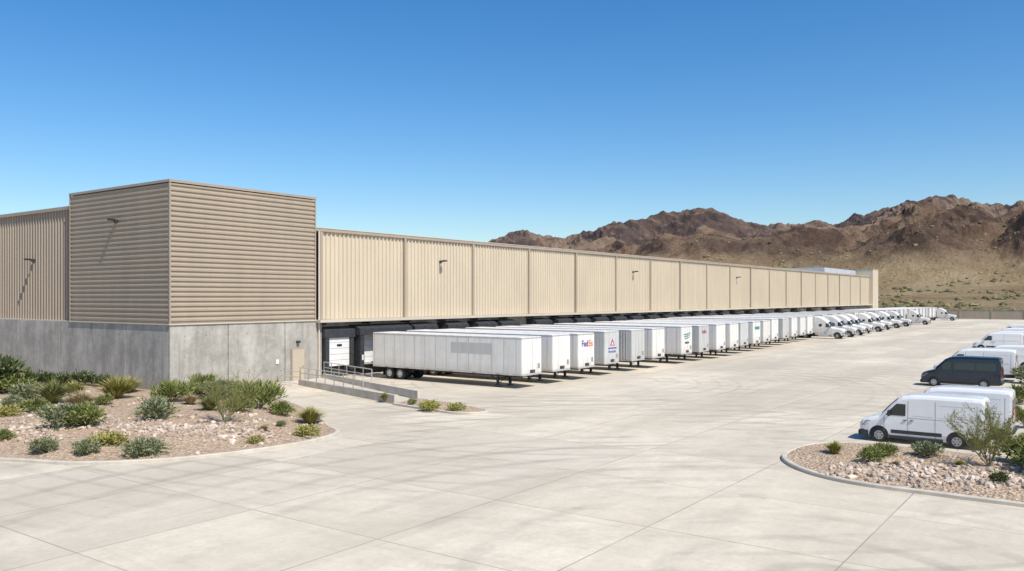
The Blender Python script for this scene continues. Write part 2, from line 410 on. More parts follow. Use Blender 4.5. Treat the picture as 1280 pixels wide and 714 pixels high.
b.box(TX0+.2,TX1+.0,TY0+.2,TY1,0,LZ-.03,'dark')
xs=[TX0-.05,41.2,46.9,TX1+.15]
for i in range(3):
    b.box(xs[i]+(.025 if i else 0),xs[i+1]-.025,TY0-.05,TY0+.2,0,LZ-.012,'conc',.02)
ys=[TY0+.2,64.2,69.6,75,80.5,86,91.5,97,102.5,108,113.5,119,124.5,130]
for i in range(len(ys)-1):
    b.box(TX0-.05,TX0+.25,ys[i]+.025,ys[i+1]-.025,0,LZ-.012,'conc',.02)
b.box(TX1+.16,TX1+.95,58.2,58.6,0,LZ-.012,'conc')
b.obj('concrete_base',W)
b=MB()
for xx in [TX0+1.2+1.9*i for i in range(7)]:
    for zz in(1.1,2.7,4.3): b.tube((xx,TY0-.056,zz),(xx,TY0-.049,zz),.035,'dark',n=8)
for yy in [59.5+1.9*i for i in range(24)]:
    for zz in(1.1,2.7,4.3): b.tube((TX0-.056,yy,zz),(TX0-.049,yy,zz),.035,'dark',n=8)
b.obj('form_tie_holes',W)
def vribs(b,p0,p1,nx,ny,z0,z1,m,per=.52,dep=.13):
    L=math.hypot(p1[0]-p0[0],p1[1]-p0[1]); ux,uy=(p1[0]-p0[0])/L,(p1[1]-p0[1])/L
    a=[];t=0
    while t<L-per:
        for dt,o in((0,0),(.26,0),(.31,dep),(.44,dep),(.49,0)):
            a.append((p0[0]+ux*(t+dt)+nx*o,p0[1]+uy*(t+dt)+ny*o))
        t+=per
    a.append(p1)
    v=[(x,y,z0) for x,y in a]+[(x,y,z1) for x,y in a]; n=len(a)
    b.add(v,[(i,i+1,n+i+1,n+i) for i in range(n-1)],m)
MZ=13.6; FY=58.55; MX0=51.2; MX1=262
b=MB(); vribs(b,(TX1+.9,FY),(MX1,FY),0,-1,LZ+.1,MZ-.25,'tan'); b.obj('main_ribbed_cladding',W,fixn=False)
b=MB(); vribs(b,(TX0+.45,TY1),(TX0+.45,130),-1,0,LZ+.1,15.0,'brown2'); b.box(TX0+.2,TX0+.5,TY1+.15,130,15.0,15.3,'trim'); b.box(TX0+.1,TX0+.5,TY1+.16,130,LZ,LZ+.1,'ltrim')
b.obj('end_wall_cladding',W,fixn=False)
b=MB()
x=MX0
while x<MX1:
    b.box(x-.15,x+.15,FY-.28,FY-.0,LZ+.1,MZ-.3,'trim'); x+=11.1
b.box(TX1+.16,MX1,FY-.28,FY+.4,MZ-.28,MZ,'trim',0)
b.box(TX1+.16,MX1,FY-.32,FY+.45,MZ,MZ+.06,'ltrim')
b.obj('main_trim',W)
b=MB()
b.box(TX1+.2,MX1,57.5,FY+.2,LZ-.16,LZ+.08,'ltrim')
x=MX0
while x<MX1:
    b.box(x-.06,x+.06,57.6,58.8,LZ-.42,LZ-.17,'dark'); x+=5.55
b.obj('dock_canopy',W)
b=MB(); b.box(TX1+1.0,MX1,58.9,59.3,0,LZ,'conc'); b.obj('dock_wall',W)
b=MB()
b.add([(TX1,FY+.4,MZ-.2),(MX1,FY+.4,MZ-.2),(MX1,140,14.6),(TX1,140,14.6)],[(0,1,2,3)],'roof')
b.box(TX0+.6,TX1+3,TY1+.2,140,6,15.1,'roof'); b.box(TX0+.6,MX1,139.5,140,0,14.6,'tan')
b.box(MX1-.3,MX1,FY+.3,139,0,13.7,'tan')
b.obj('roof',W)
b=MB(); b.box(228,261,62,74,13.2,15.3,'roof',.1)
b.obj('roof_penthouse',W)
b=MB(); b.box(MX1,269,57.4,76,0,15.6,'tan',.03); b.box(MX1-.1,269.1,57.3,76.1,15.6,15.85,'trim')
b.obj('far_stair_tower',W)
b=MB(); b.box(47.5,48.95,57.9,58.04,.0,2.85,'trim'); b.box(47.6,48.85,57.86,57.9,.05,2.75,'mdoor'); b.box(48.65,48.75,57.8,57.86,1.15,1.3,'steel')
b.box(48.1,48.4,57.8,58.04,3.3,3.5,'dark'); b.box(45.9,46.2,57.98,58.04,1.6,2.0,'door'); b.obj('personnel_door',W)
b=MB(); b.tube((TX1+.55,58.1,0),(TX1+.55,58.1,MZ-.3),.09,'ltrim'); b.obj('downpipe',W)
def wlight(x,y,z,nx,ny,ax=.6):
    b=MB()
    b.tube((x,y,z),(x+nx*ax,y+ny*ax,z+.08),.045,'dark')
    px,py=x+nx*ax,y+ny*ax
    wx,wy=(abs(ny)*.2+abs(nx)*.25),(abs(nx)*.2+abs(ny)*.25)
    b.box(px-wx,px+wx,py-wy,py+wy,z+.03,z+.18,'dark',.03); b.box(x-.12,x+.12,y-.12,y+.12,z-.15,z+.15,'dark'); b.obj('wall_light',W)
for x in (67.8,112,154.5): wlight(x,58.38,11.1,0,-1)
wlight(35.98,65.6,13.5,-1,0,.4); wlight(36.4,80.7,10.7,-1,0,.5)
# dock shelters
b=MB()
b.box(-1.7,-1.15,-1.5,0,.55,4.1,'pad',.04); b.box(1.15,1.7,-1.5,0,.55,4.1,'pad',.04)
b.loft([[(x,-1.55,3.75),(x,-1.55,4.35),(x,-1.0,4.6),(x,0,4.7),(x,0,3.75)] for x in(-1.8,1.8)],'pad')
b.box(-1.72,1.72,-.5,0,.0,.95,'dark'); b.box(-1.0,-.7,-.75,-.5,.6,1.1,'black'); b.box(.7,1.0,-.75,-.5,.6,1.1,'black')
b.box(-1.13,1.13,-1.4,-.1,.95,1.0,'steel')
for zz in range(5): b.box(-1.14,1.14,-.3,-.22,1.02+zz*.55,1.02+zz*.55+.53,'door',.015)
b.box(-1.5,-1.3,-1.52,-1.5,1.4,1.9,'door'); b.box(1.3,1.5,-1.53,-1.5,1.0,3.0,'orange')
shel=b.mesh('dock_shelter')
b=MB()
b.box(-1.75,-1.25,-1.1,0,.55,4.0,'pad',.04); b.box(1.25,1.75,-1.1,0,.55,4.0,'pad',.04)
b.loft([[(x,-1.15,3.6),(x,-1.15,4.3),(x,-.6,4.55),(x,0,4.6),(x,0,3.6)] for x in(-1.85,1.85)],'pad')
b.box(-1.72,1.72,-.7,0,0,.95,'dark'); b.box(-1.0,-.7,-.9,-.7,.6,1.1,'black'); b.box(.7,1.0,-.9,-.7,.6,1.1,'black')
for zz in range(5): b.box(-1.24,1.24,-1.0,-.92,1.0+zz*.54,1.0+zz*.54+.52,'door',.015)
b.box(-.3,.3,-1.03,-1.001,2.8,3.0,'glass')
place(b.mesh('open_dock'),'open_dock',(53.0,58.9,0),parent=W)
tl=[54,58.6,62.6,67.8,73,77.4,84.6,89.6,94.2,99.2,104.6,110,115.5,121,127,133,139,145]
tr=[152,160,168.5,178,189,201,214,227]
tf=[234+5.4*i for i in range(12)]
for i,x in enumerate(tl+tr): place(shel,'dock_shelter',(x+1.38+(1.5 if i==0 else .5),58.9,0),parent=W)
# ---------------------------------------------------------------- wheels
def wheel(b,x,y,r,wd,side,tyre='black',rim='rim',rr=.55):
    x0,x1=x,x-side*wd
    b.tube((x0-side*.03,y,r),(x1,y,r),r,tyre,n=24)
    b.tube((x0,y,r),(x0-side*.035,y,r),r*.93,tyre,n=24)
    b.tube((x0+side*.006,y,r),(x0-side*.03,y,r),r*rr,rim,n=20)
    b.tube((x0+side*.03,y,r),(x0,y,r),r*.2,rim,n=10)
    for i in range(6):
        a=i*math.pi/3; b.tube((x0+side*.008,y+math.cos(a)*r*rr*.65,r+math.sin(a)*r*rr*.65),(x0,y+math.cos(a)*r*rr*.65,r+math.sin(a)*r*rr*.65),r*.11,'dark',n=6)
# ---------------------------------------------------------------- trailer
TW,TL=2.78,16.7
def trailer(kind,mat,ribbed=False):
    b=MB(); hw=TW/2; z0,z1=1.05,4.1
    out=[]
    for cx,cy,a0 in((hw-.16,.16,-90),(hw-.02,TL-.02,0),(-hw+.02,TL-.02,90),(-hw+.16,.16,180)):
        rr=.16 if cy<1 else .02
        for t in range(5):
            a=math.radians(a0+t*22.5); out.append((cx+rr*math.cos(a),cy+rr*math.sin(a)))
    b.loft([[(x,y,z0+.16) for x,y in out],[(x,y,z1-.05) for x,y in out]],mat)
    b.loft([[(x*1.008,y-.008*(1 if y<1 else -1),z) for x,y in out] for z in(z0,z0+.16)],'alu')
    b.loft([[(x*1.008,y-.008*(1 if y<1 else -1),z) for x,y in out] for z in(z1-.13,z1-.02)],'alu')
    b.loft([[(x*.985,y*.998+.01,z1-.02) for x,y in out],[(x*.96,y*.996+.03,z1+.02) for x,y in out]],'roofm')
    step=.3 if ribbed else 1.22
    y=.6
    while y<TL-.2:
        for sx in(-1,1):
            if ribbed: b.box(sx*hw,sx*(hw+.03),y,y+.08,z0+.165,z1-.135,mat)
            else: b.box(sx*hw,sx*(hw+.006),y,y+.03,z0+.165,z1-.135,'seam')
        y+=step
    for xx in(-.62,0,.62): b.box(xx-.01,xx+.01,-.006,0,z0+.17,z1-.14,'seam')
    b.box(-.35,.35,-.05,.0,z0+.18,z0+.42,'dark',.015)
    for xx in(-.12,.12): b.tube((xx,-.11,z0+.3),(xx,-.04,z0+.3),.035,'red' if xx<0 else 'steel')
    for xx in(-1.1,1.1): b.box(xx-.05,xx+.05,-.03,-.008,z1-.1,z1-.05,'orange')
    b.box(.75,1.05,-.02,0,z0+.5,z0+.9,'steel')
    for sx in(-1,1):
        for yy in(.5,TL/2,TL-.4): b.box(sx*(hw+.012),sx*(hw+.025),yy,yy+.08,z0+.05,z0+.1,'orange')
        for q in range(12): b.box(sx*(hw+.012),sx*(hw+.016),1+q*1.25,1.35+q*1.25,z0+.02,z0+.06,'red' if q%2 else 'door')
    for sx in(-.5,.5): b.box(sx-.06,sx+.06,.6,TL-.2,.85,1.05,'dark')
    y=.5
    while y<TL: b.box(-hw+.08,hw-.08,y,y+.05,.96,1.05,'dark'); y+=.6
    b.box(-.6,.6,.3,1.6,.93,1.045,'dark')
    for sx in(-1,1):
        b.box(sx*.85-.09,sx*.85+.09,2.75,2.94,.12,1.1,'dark'); b.box(sx*.85-.06,sx*.85+.06,2.77,2.9,.05,.5,'steel')
        b.box(sx*.85-.18,sx*.85+.18,2.62,3.05,0,.06,'dark')
        b.tube((sx*.85,2.85,.5),(sx*.6,4.0,1.03),.04,'dark')
    b.tube((-.85,2.83,.72),(.85,2.83,.72),.04,'dark'); b.tube((-1.3,2.83,.85),(-.9,2.83,.85),.025,'steel')
    b.tube((-.85,2.83,.2),(.85,2.83,1.0),.03,'dark')
    for yy in(TL-3.3,TL-2.0):
        b.tube((-1.0,yy,.54),(1.0,yy,.54),.09,'dark')
        for sx in(-1,1):
            wheel(b,sx*1.32,yy,.54,.27,sx,rim='alu'); wheel(b,sx*1.0,yy,.54,.27,sx)
    for sx in(-1,1): b.box(sx*.6-.08,sx*.6+.08,TL-4.3,TL-1.0,.66,.85,'dark')
    for sx in(-1,1): b.box(sx*1.3,sx*.75,TL-1.2,TL-1.18,.3,1.05,'black')
    b.box(-1.1,1.1,TL-.25,TL-.13,.5,.6,'dark')
    for sx in(-1,1): b.box(sx*.6-.05,sx*.6+.05,TL-.22,TL-.14,.6,1.1,'dark')
    b.box(-.03,.03,TL,TL+.01,z0+.1,z1-.1,'seam')
    return b.mesh(kind)
tw=trailer('semi_trailer','white'); tg=trailer('semi_trailer_grey','grey'); trb=trailer('semi_trailer_ribbed','grey',True)
def text(body,mat,size,loc,parent,name):
    c=bpy.data.curves.new(name,'FONT'); c.body=body; c.size=size; c.offset=.012; c.extrude=.002
    o=bpy.data.objects.new(name,c); scene.collection.objects.link(o); o.parent=parent
    o.location=loc; o.rotation_euler=(math.pi/2,0,0); c.materials.append(M[mat]); return o
NY=38.0
meshes=[tw,tw,tw,tg,trb,tw,tw,tg,tw,tw,tg,tw,tw,tw,tg,tw,tw,tw]
trs=[]
for i,x in enumerate(tl):
    ny=NY+random.uniform(-.12,.12)+(.0 if i<3 else random.uniform(0,.35))
    if i>9: ny+= (i-9)*.5
    o=place(meshes[i],'semi_trailer',(x+TW/2,ny,0),rz=math.radians(random.uniform(-.3,.3)),sc=(1,1,random.uniform(.985,1.015))); trs.append(o)
text('Fed','purple',.78,(-.95,-.02,2.95),trs[2],'logo'); text('Ex','orangev',.78,(.25,-.02,2.95),trs[2],'logo_part')
def emblem(par,mats,kind):
    b=MB()
    if kind==0:
        b.poly([(-.45,-.012,2.75),(.45,-.012,2.75),(.0,-.012,3.4)],mats[0]); b.poly([(-.2,-.016,2.83),(.2,-.016,2.83),(.0,-.016,3.12)],'door')
        b.box(-.8,.8,-.02,-.008,2.45,2.57,mats[1])
    elif kind==1:
        for q in range(3): b.poly([(-1.0+.15*q,-.012,3.25-.22*q),(.2+.2*q,-.012,3.3-.2*q),(.8,-.012,3.45-.2*q),(.7,-.012,3.3-.2*q),(.1,-.012,3.15-.2*q),(-1.0+.15*q,-.012,3.15-.22*q)],mats[0])
    else:
        b.box(-.9,.9,-.02,-.008,3.0,3.4,mats[0])
    b.obj('emblem',par)
emblem(trs[3],['pink','blue'],0); text('Desert Line','blue',.3,(-.75,-.02,2.1),trs[3],'lettering')
emblem(trs[6],['green'],1); text('FREIGHT','dark',.28,(-.6,-.02,2.2),trs[6],'lettering_small')
text('FedEx','pink',.55,(-.8,-.02,3.2),trs[7],'logo'); emblem(trs[11],['green'],2)
b=MB(); b.box(-TW/2-.007,-TW/2-.001,3.0,7.4,2.65,3.55,'grey'); b.box(-TW/2-.009,-TW/2-.001,9.3,9.7,2.0,2.4,'door'); b.obj('faded_placard',trs[0])
# ---------------------------------------------------------------- tractor (front at -Y)
def lerp_tab(tab,s,i):
    for a,c in zip(tab,tab[1:]):
        if a[0]<=s<=c[0]:
            t=(s-a[0])/(c[0]-a[0]) if c[0]>a[0] else 0; return a[i]*(1-t)+c[i]*t
    return tab[-1][i] if s>tab[-1][0] else tab[0][i]
def shell(tab,sgn,taper=.09,zk=1.0,span=1.4,rnd=.18):
    secs=[]
    for (s,zt,hw,zb) in tab:
        def wz(z): return hw*(1-taper*max(0,z-zk)/span)
        za=zb+.14*(zt-zb); ztp=zt-min(rnd,.35*(zt-zb)); r=(zt-ztp)
        half=[(hw*.93,zb),(hw,za),(wz(za+(ztp-za)*.35),za+(ztp-za)*.35),(wz(za+(ztp-za)*.7),za+(ztp-za)*.7),(wz(ztp),ztp),(wz(zt)-r*.28,zt-r*.35),(wz(zt)-r*.9,zt-r*.04),(wz(zt)*.45,zt+.012)]
        secs.append([(x,sgn*s,z) for x,z in half]+[(-x,sgn*s,z) for x,z in half[::-1]])
    return secs
def arch(b,x,y,zc,r,zmin,m,n=18):
    a0=math.asin(max(-1,(zmin-zc)/r)); pts=[]
    for i in range(n+1):
        a=a0+(math.pi-2*a0)*i/n; pts.append((x,y+r*math.cos(a),zc+r*math.sin(a)))
    b.poly(pts,m)
def tractor():
    b=MB()
    tab=[(.0,1.25,.78,.62),(.12,1.62,.95,.55),(.5,1.78,1.05,.55),(1.9,1.98,1.12,.55),(2.0,2.02,1.13,.55),(2.65,2.82,1.14,.6),(3.0,3.15,1.15,.6),(3.8,3.72,1.16,.6),(4.5,3.95,1.17,.6),(4.95,3.98,1.17,.65)]
    b.loft(shell(tab,1,.10,2.0,2.0,.22),'white',smooth=False)
    b.box(-1.15,1.15,-.12,.2,.35,.72,'rim',.05)
    b.box(-.52,.52,-.04,.05,.78,1.35,'dark')
    for q in range(5): b.box(-.5,.5,-.055,-.041,.85+q*.1,.88+q*.1,'rim')
    for sx in(-1,1):
        b.box(sx*.62,sx*1.0,.0,.3,.85,1.15,'lens',.04)
        b.poly([(sx*(1.15),2.3,2.02),(sx*1.155,3.1,2.02),(sx*1.12,3.1,2.72),(sx*1.115,2.62,2.72)],'glass')
        b.poly([(sx*1.178,3.75,2.15),(sx*1.178,4.25,2.15),(sx*1.16,4.25,2.6),(sx*1.16,3.75,2.6)],'glass')
        arch(b,sx*1.13,1.15,.52,.66,.58,'black'); wheel(b,sx*1.16,1.15,.52,.3,sx)
        b.tube((sx*.9,2.6,.68),(sx*.9,4.4,.68),.33,'alu',n=16)
        b.box(sx*1.2,sx*1.45,2.15,2.25,2.0,2.65,'dark',.02); b.tube((sx*1.1,2.3,2.5),(sx*1.3,2.2,2.5),.025,'dark')
        b.tube((sx*.98,5.15,1.0),(sx*.98,5.15,3.6),.07,'rim')
        b.box(sx*1.17,sx*1.05,4.9,5.5,1.0,3.7,'white')
        for yy in(6.6,7.95):
            wheel(b,sx*1.25,yy,.52,.27,sx); wheel(b,sx*.95,yy,.52,.27,sx)
        b.box(sx*.4-.06,sx*.4+.06,4.9,8.6,.7,.92,'dark')
        b.box(sx*.75,sx*1.25,8.7,8.72,.3,1.0,'black')
        b.box(sx*1.15,sx*1.16,3.3,3.32,.75,2.3,'seam')
    b.poly([(-1.0,2.06,2.14),(1.0,2.06,2.14),(.98,2.6,2.82),(-.98,2.6,2.82)],'glass')
    b.box(-.9,.9,5.9,7.2,.93,1.03,'dark')
    b.box(-.8,.8,2.4,2.75,2.9,2.96,'plastic')
    return b.mesh('semi_truck')
trk=tractor()
for i,x in enumerate(tr):
    ny=43.6+random.uniform(-.3,.3)+ (i*.4)
    place(tw if i%3 else tg,'semi_trailer',(x+TW/2,ny,0),sc=(1,(56.9-ny)/TL,1))
    place(trk,'semi_truck',(x+TW/2,ny-5.6,0))
for i,x in enumerate(tf):
    place(tw if i%4 else tg,'semi_trailer',(x+TW/2,45.2+random.uniform(0,.4),0),sc=(1,.7,1))
place(trk,'semi_truck',(tf[-1]+TW/2,39.8,0))
place(trk,'semi_truck',(tf[2]+TW/2,39.5,0))
# ---------------------------------------------------------------- vans (front toward +Y)
def van(mat,seam='vseam',windows=False):
    b=MB(); tab=[(0,.80,.70,.42),(.03,.93,.80,.36),(.10,1.02,.89,.31),(.22,1.10,.945,.28),(.5,1.20,.985,.26),(.98,1.33,1.0,.26),(1.05,1.39,1.0,.26),(1.5,1.90,1.0,.26),(1.85,2.24,1.0,.26),(2.05,2.36,1.0,.26),(2.45,2.43,1.0,.26),(3.2,2.46,1.0,.26),(5.2,2.46,1.0,.28),(5.55,2.43,.99,.30),(5.66,2.34,.97,.34)]
    b.loft(shell(tab,-1),mat)
    def sx_(s,z,o=.012):
        hw=lerp_tab(tab,s,2); return hw*(1-.09*max(0,z-1.0)/1.4)+o
    for sg in(-1,1):
        def sp(pts,m,o=.014): b.poly([(sg*sx_(s,z,o),-s,z) for s,z in pts],m)
        sp([(1.28,1.40),(2.22,1.40),(2.22,1.98),(1.80,1.98),(1.5,1.66)],'glass')
        if windows:
            for a,c in((2.42,3.9),(4.0,5.35)): sp([(a,1.42),(c,1.42),(c,2.0),(a,2.0)],'glass')
        for s,z0,z1 in((1.22,.42,1.36),(2.32,.35,2.14),(3.55,.35,2.18),(5.35,.4,2.1)):
            b.poly([(sg*sx_(s,z0,.006),-s,z0),(sg*sx_(s,z0,.006),-(s+.018),z0),(sg*sx_(s,1.0,.006),-(s+.018),1.0),(sg*sx_(s,z1,.008),-(s+.018),z1),(sg*sx_(s,z1,.008),-s,z1),(sg*sx_(s,1.0,.006),-s,1.0)],seam)
        sp([(2.34,1.30),(5.30,1.30),(5.30,1.318),(2.34,1.318)],seam,.008)
        if not windows:
            sp([(2.5,1.42),(3.45,1.42),(3.45,1.43),(2.5,1.43)],seam,.008); sp([(3.7,1.42),(5.2,1.42),(5.2,1.43),(3.7,1.43)],seam,.008); sp([(3.7,2.0),(5.2,2.0),(5.2,2.01),(3.7,2.01)],seam,.008)
        b.box(sg*1.0,sg*1.018,-1.55,-3.85,.50,.68,'plastic',.005)
        b.box(sg*.96,sg*1.012,-1.45,-3.9,.255,.38,'plastic')
        b.box(sg*.96,sg*1.012,-4.98,-5.6,.30,.55,'plastic')
        b.box(sg*1.0,sg*1.03,-2.12,-2.28,1.17,1.21,'plastic'); b.box(sg*1.0,sg*1.03,-2.42,-2.58,1.17,1.21,'plastic')
        arch(b,sg*1.003,-.98,.37,.46,.262,'black'); arch(b,sg*1.004,-4.5,.37,.46,.285,'black')
        wheel(b,sg*1.012,-.98,.355,.24,sg,rr=.62); wheel(b,sg*1.012,-4.5,.355,.24,sg,rr=.62)
        b.loft([[(sg*.66,-.025,.82),(sg*.64,-.01,.72),(sg*.86,-.06,.74),(sg*.88,-.09,.90)],[(sg*.86,-.06,.86),(sg*.84,-.05,.72),(sg*.985,-.26,.80),(sg*.985,-.42,1.06)]],'lens')
        sp([(.14,.76),(.30,.78),(.60,1.06),(.42,1.05)],'lens',.01)
        b.box(sg*1.04,sg*1.24,-1.42,-1.54,1.36,1.66,'plastic',.03); b.tube((sg*.97,-1.45,1.4),(sg*1.1,-1.48,1.42),.03,'plastic')
        b.box(sg*.86,sg*.95,-5.66,-5.69,.9,1.5,'red',.01)
        b.poly([(sg*.1,-5.672,1.45),(sg*.78,-5.672,1.45),(sg*.74,-5.672,2.0),(sg*.1,-5.672,2.0)],'glass')
    b.box(-.93,.93,.04,-.35,.26,.54,'plastic',.05)
    b.box(-.985,-.8,-.1,-.5,.27,.58,'plastic',.03); b.box(.8,.985,-.1,-.5,.27,.58,'plastic',.03)
    b.box(-.52,.52,.02,-.2,.57,.80,'black',.03)
    for q in range(3): b.box(-.5,.5,.03,.02,.60+q*.065,.625+q*.065,'rim')
    b.box(-.95,.95,-5.6,-5.76,.34,.54,'plastic',.03); b.box(-.006,.006,-5.66,-5.675,.56,2.2,seam)
    pts=[]
    for s,hx_ in((1.10,.86),(1.5,.80),(1.82,.77)):
        zt=lerp_tab(tab,s,1); pts.append((s,hx_,zt))
    for (s0,h0,z0),(s1,h1,z1) in zip(pts,pts[1:]):
        b.poly([(-h0,-s0+.02,z0+.02),(h0,-s0+.02,z0+.02),(h1,-s1+.02,z1+.02),(-h1,-s1+.02,z1+.02)],'glass')
    b.tube((-.5,-1.02,1.40),(.1,-1.2,1.60),.012,'black'); b.tube((.1,-1.02,1.40),(.6,-1.2,1.60),.012,'black')
    return b.mesh('delivery_van')
vw=van('vanw'); vd=van('vand','black',True)
for (x,y,me,nm,sc_) in((46.05,10.55,vw,'delivery_van',1.0),(49.9,10.0,vw,'delivery_van',1.04),(76.8,12.9,vd,'passenger_van',1.02),(84.5,13.2,vw,'delivery_van',1.14),(99,11.6,vw,'delivery_van',1.0),(131,15.6,vw,'delivery_van',1.05),(141,15.6,vw,'delivery_van',1.0),(152,15.8,vw,'delivery_van',1.03),(176,17,vw,'delivery_van',1.0)):
    place(me,nm,(x,y,0),rz=math.radians(random.uniform(-.8,.8)),sc=sc_)
# ---------------------------------------------------------------- kerbs and planters
def smooth_line(pts,n=8,closed=False):
    out=[]; L=len(pts)
    rng=range(L if closed else L-1)
    for i in rng:
        g=lambda k: Vector(pts[k%L]) if closed else Vector(pts[max(0,min(L-1,k))])
        p0,p1,p2,p3=g(i-1),g(i),g(i+1),g(i+2)
        for j in range(n):
            t=j/n; out.append(.5*((2*p1)+(-p0+p2)*t+(2*p0-5*p1+4*p2-p3)*t*t+(-p0+3*p1-3*p2+p3)*t**3))
    if not closed: out.append(Vector(pts[-1]))
    return [(p.x,p.y) for p in out]
def kerb(pts,name,h=.15,w=.24,closed=False):
    b=MB(); secs=[]; n=len(pts)
    for i,p in enumerate(pts):
        a=pts[(i-1)%n] if closed or i>0 else p; c=pts[(i+1)%n] if closed or i<n-1 else p
        d=Vector((c[0]-a[0],c[1]-a[1])).normalized(); nx,ny=-d.y,d.x
        secs.append([(p[0]+nx*o*w,p[1]+ny*o*w,z) for o,z in((-.5,-.02),(-.5,h-.03),(-.38,h),(.38,h),(.5,h-.03),(.5,-.02))])
    if closed: secs.append(secs[0])
    b.loft(secs,'kerb',caps=not closed); return b.obj(name)
def soil(outline,centre,name,z0=.11,rise=.3,rings=22,pw=1.0):
    b=MB(); secs=[]
    for j in range(rings+1):
        k=1-j/rings*.999; row=[]
        for x,y in outline:
            px,py=centre[0]+(x-centre[0])*k,centre[1]+(y-centre[1])*k
            z=z0+rise*ss((1-k)*2.2)+.12*noise.noise(Vector((px*.5,py*.5,1)))*ss((1-k)*12)
            row.append((px,py,z))
        secs.append(row)
    b.loft(secs,'gravel',caps=False,smooth=True); o=b.obj(name,fixn=False)
    return o,BVHTree.FromPolygons(b.v,b.f)
kp=smooth_line([(6,80),(8.5,62),(11.5,50),(14.3,44.5),(16.8,40.2),(18.4,36.6),(20.9,34.3),(24,33.1),(27.8,32.7),(30.6,33.6),(31.8,35.6),(33.4,38.2),(36.2,43.0),(38.6,48.6),(39.9,53),(40.4,57.9)])
kerb(kp,'kerb_island_edge')
so1,bv1=soil(kp+[(36.1,58.0),(36,64),(36,75),(36,90),(36,110),(15,110),(8,100)],(28,50),'planting_bed',rise=.6)
kp2=smooth_line([(30,-30),(33.4,-6),(33.9,0),(34.0,5),(34.2,8.2),(35.4,10.4),(37.4,11.9),(39.6,12.3),(41.6,12.0),(43.0,11.0),(43.6,9.0),(43.7,3.9),(47,3.6),(60,3.6),(90,3.8),(150,4.2),(240,5)])
kerb(kp2,'kerb_parking_edge')
so2,bv2=soil(kp2+[(240,-20),(150,-22),(90,-25),(60,-28)],(40,1),'planting_strip',rise=.18)
kp3=smooth_line([(41.2,39.6),(40.6,36.5),(40.2,33.6),(40.8,32.3),(41.9,32.2),(42.7,33.6),(43.6,37),(44.2,40)])
kerb(kp3,'kerb_ramp_tip')
so3,bv3=soil(kp3,(42,37),'ramp_planter',rise=.08,rings=8)
def gz(bv,x,y,d=.12):
    r=bv.ray_cast(Vector((x,y,10)),Vector((0,0,-1)))
    return r[0].z if r[0] else d
b=MB()
def wallseg(p0,p1,w,z0a,z0b,m):
    d=Vector((p1[0]-p0[0],p1[1]-p0[1])).normalized(); nx,ny=-d.y*w/2,d.x*w/2
    b.loft([[(p[0]-nx,p[1]-ny,-.02),(p[0]-nx,p[1]-ny,z),(p[0]+nx,p[1]+ny,z),(p[0]+nx,p[1]+ny,-.02)] for p,z in((p0,z0a),(p1,z0b))],m)
A,B_=(41.6,39.8),(46.0,55.0)
wallseg(A,B_,.3,.62,.45,'kerb'); wallseg((44.4,40.2),(48.6,55.0),.3,.62,.75,'kerb')
b.loft([[(41.8,41,.02),(44.4,41,.02),(44.4,41,.0),(41.8,41,.0)],[(46,55,.4),(48.6,55,.4),(48.6,55,0),(46,55,0)]],'kerb')
b.box(45.2,50.1,55.0,57.98,0,.05,'kerb')
b.obj('access_ramp')
b=MB()
def rail(p0,p1,z0a,z0b,n):
    for i in range(n+1):
        t=i/n; x=p0[0]*(1-t)+p1[0]*t; y=p0[1]*(1-t)+p1[1]*t; z=z0a*(1-t)+z0b*t
        b.tube((x,y,z),(x,y,z+1.0),.035,'alu')
    for h in(1.0,.55): b.tube((p0[0],p0[1],z0a+h),(p1[0],p1[1],z0b+h),.035,'alu')
q=lambda t:(A[0]*(1-t)+B_[0]*t,A[1]*(1-t)+B_[1]*t)
rail(q(.3),B_,.55,.45,7); rail((46.4,47),(48.6,55),.68,.75,6); rail(B_,(46.0,57.6),.1,.1,2)
b.obj('handrail')
# ---------------------------------------------------------------- plants
def shrub(name,mat,seed,n=1500,R=.8,Hh=.85,ll=.14,lw=.032,clumps=20,up=.5):
    rnd=random.Random(seed); b=MB(); cs=[]
    for i in range(clumps):
        a=rnd.uniform(0,6.28); r=R*.72*math.sqrt(rnd.random()); zz=Hh*rnd.uniform(.25,.85)*(1-.45*(r/R)**2)
        cs.append((Vector((r*math.cos(a),r*math.sin(a),zz)),rnd.uniform(.16,.34)*R))
    for c,_ in cs: b.tube((c.x*.1,c.y*.1,0),c,.014,'bark',r1=.006,n=4,caps=False)
    for i in range(n):
        c,cr=cs[rnd.randrange(clumps)]
        o=Vector((rnd.gauss(0,1),rnd.gauss(0,1),rnd.gauss(0,.8))); o=o.normalized()*cr*rnd.uniform(.5,1.2)
        p=c+o
        if p.z<.03: p.z=.03+rnd.random()*.08
        d=(o.normalized()+Vector((p.x,p.y,0))*.5+Vector((rnd.uniform(-.5,.5),rnd.uniform(-.5,.5),up))).normalized()
        sd_=d.cross(Vector((rnd.uniform(-1,1),rnd.uniform(-1,1),rnd.uniform(-1,1)))).normalized()
        l=ll*rnd.uniform(.6,1.8); w_=lw*rnd.uniform(.6,1.2)
        b.add([p,p+d*l*.5+sd_*w_,p+d*l,p+d*l*.5-sd_*w_],[(0,1,2,3)],mat if rnd.random()>.06 else 'straw')
    return b.mesh(name,fixn=False)
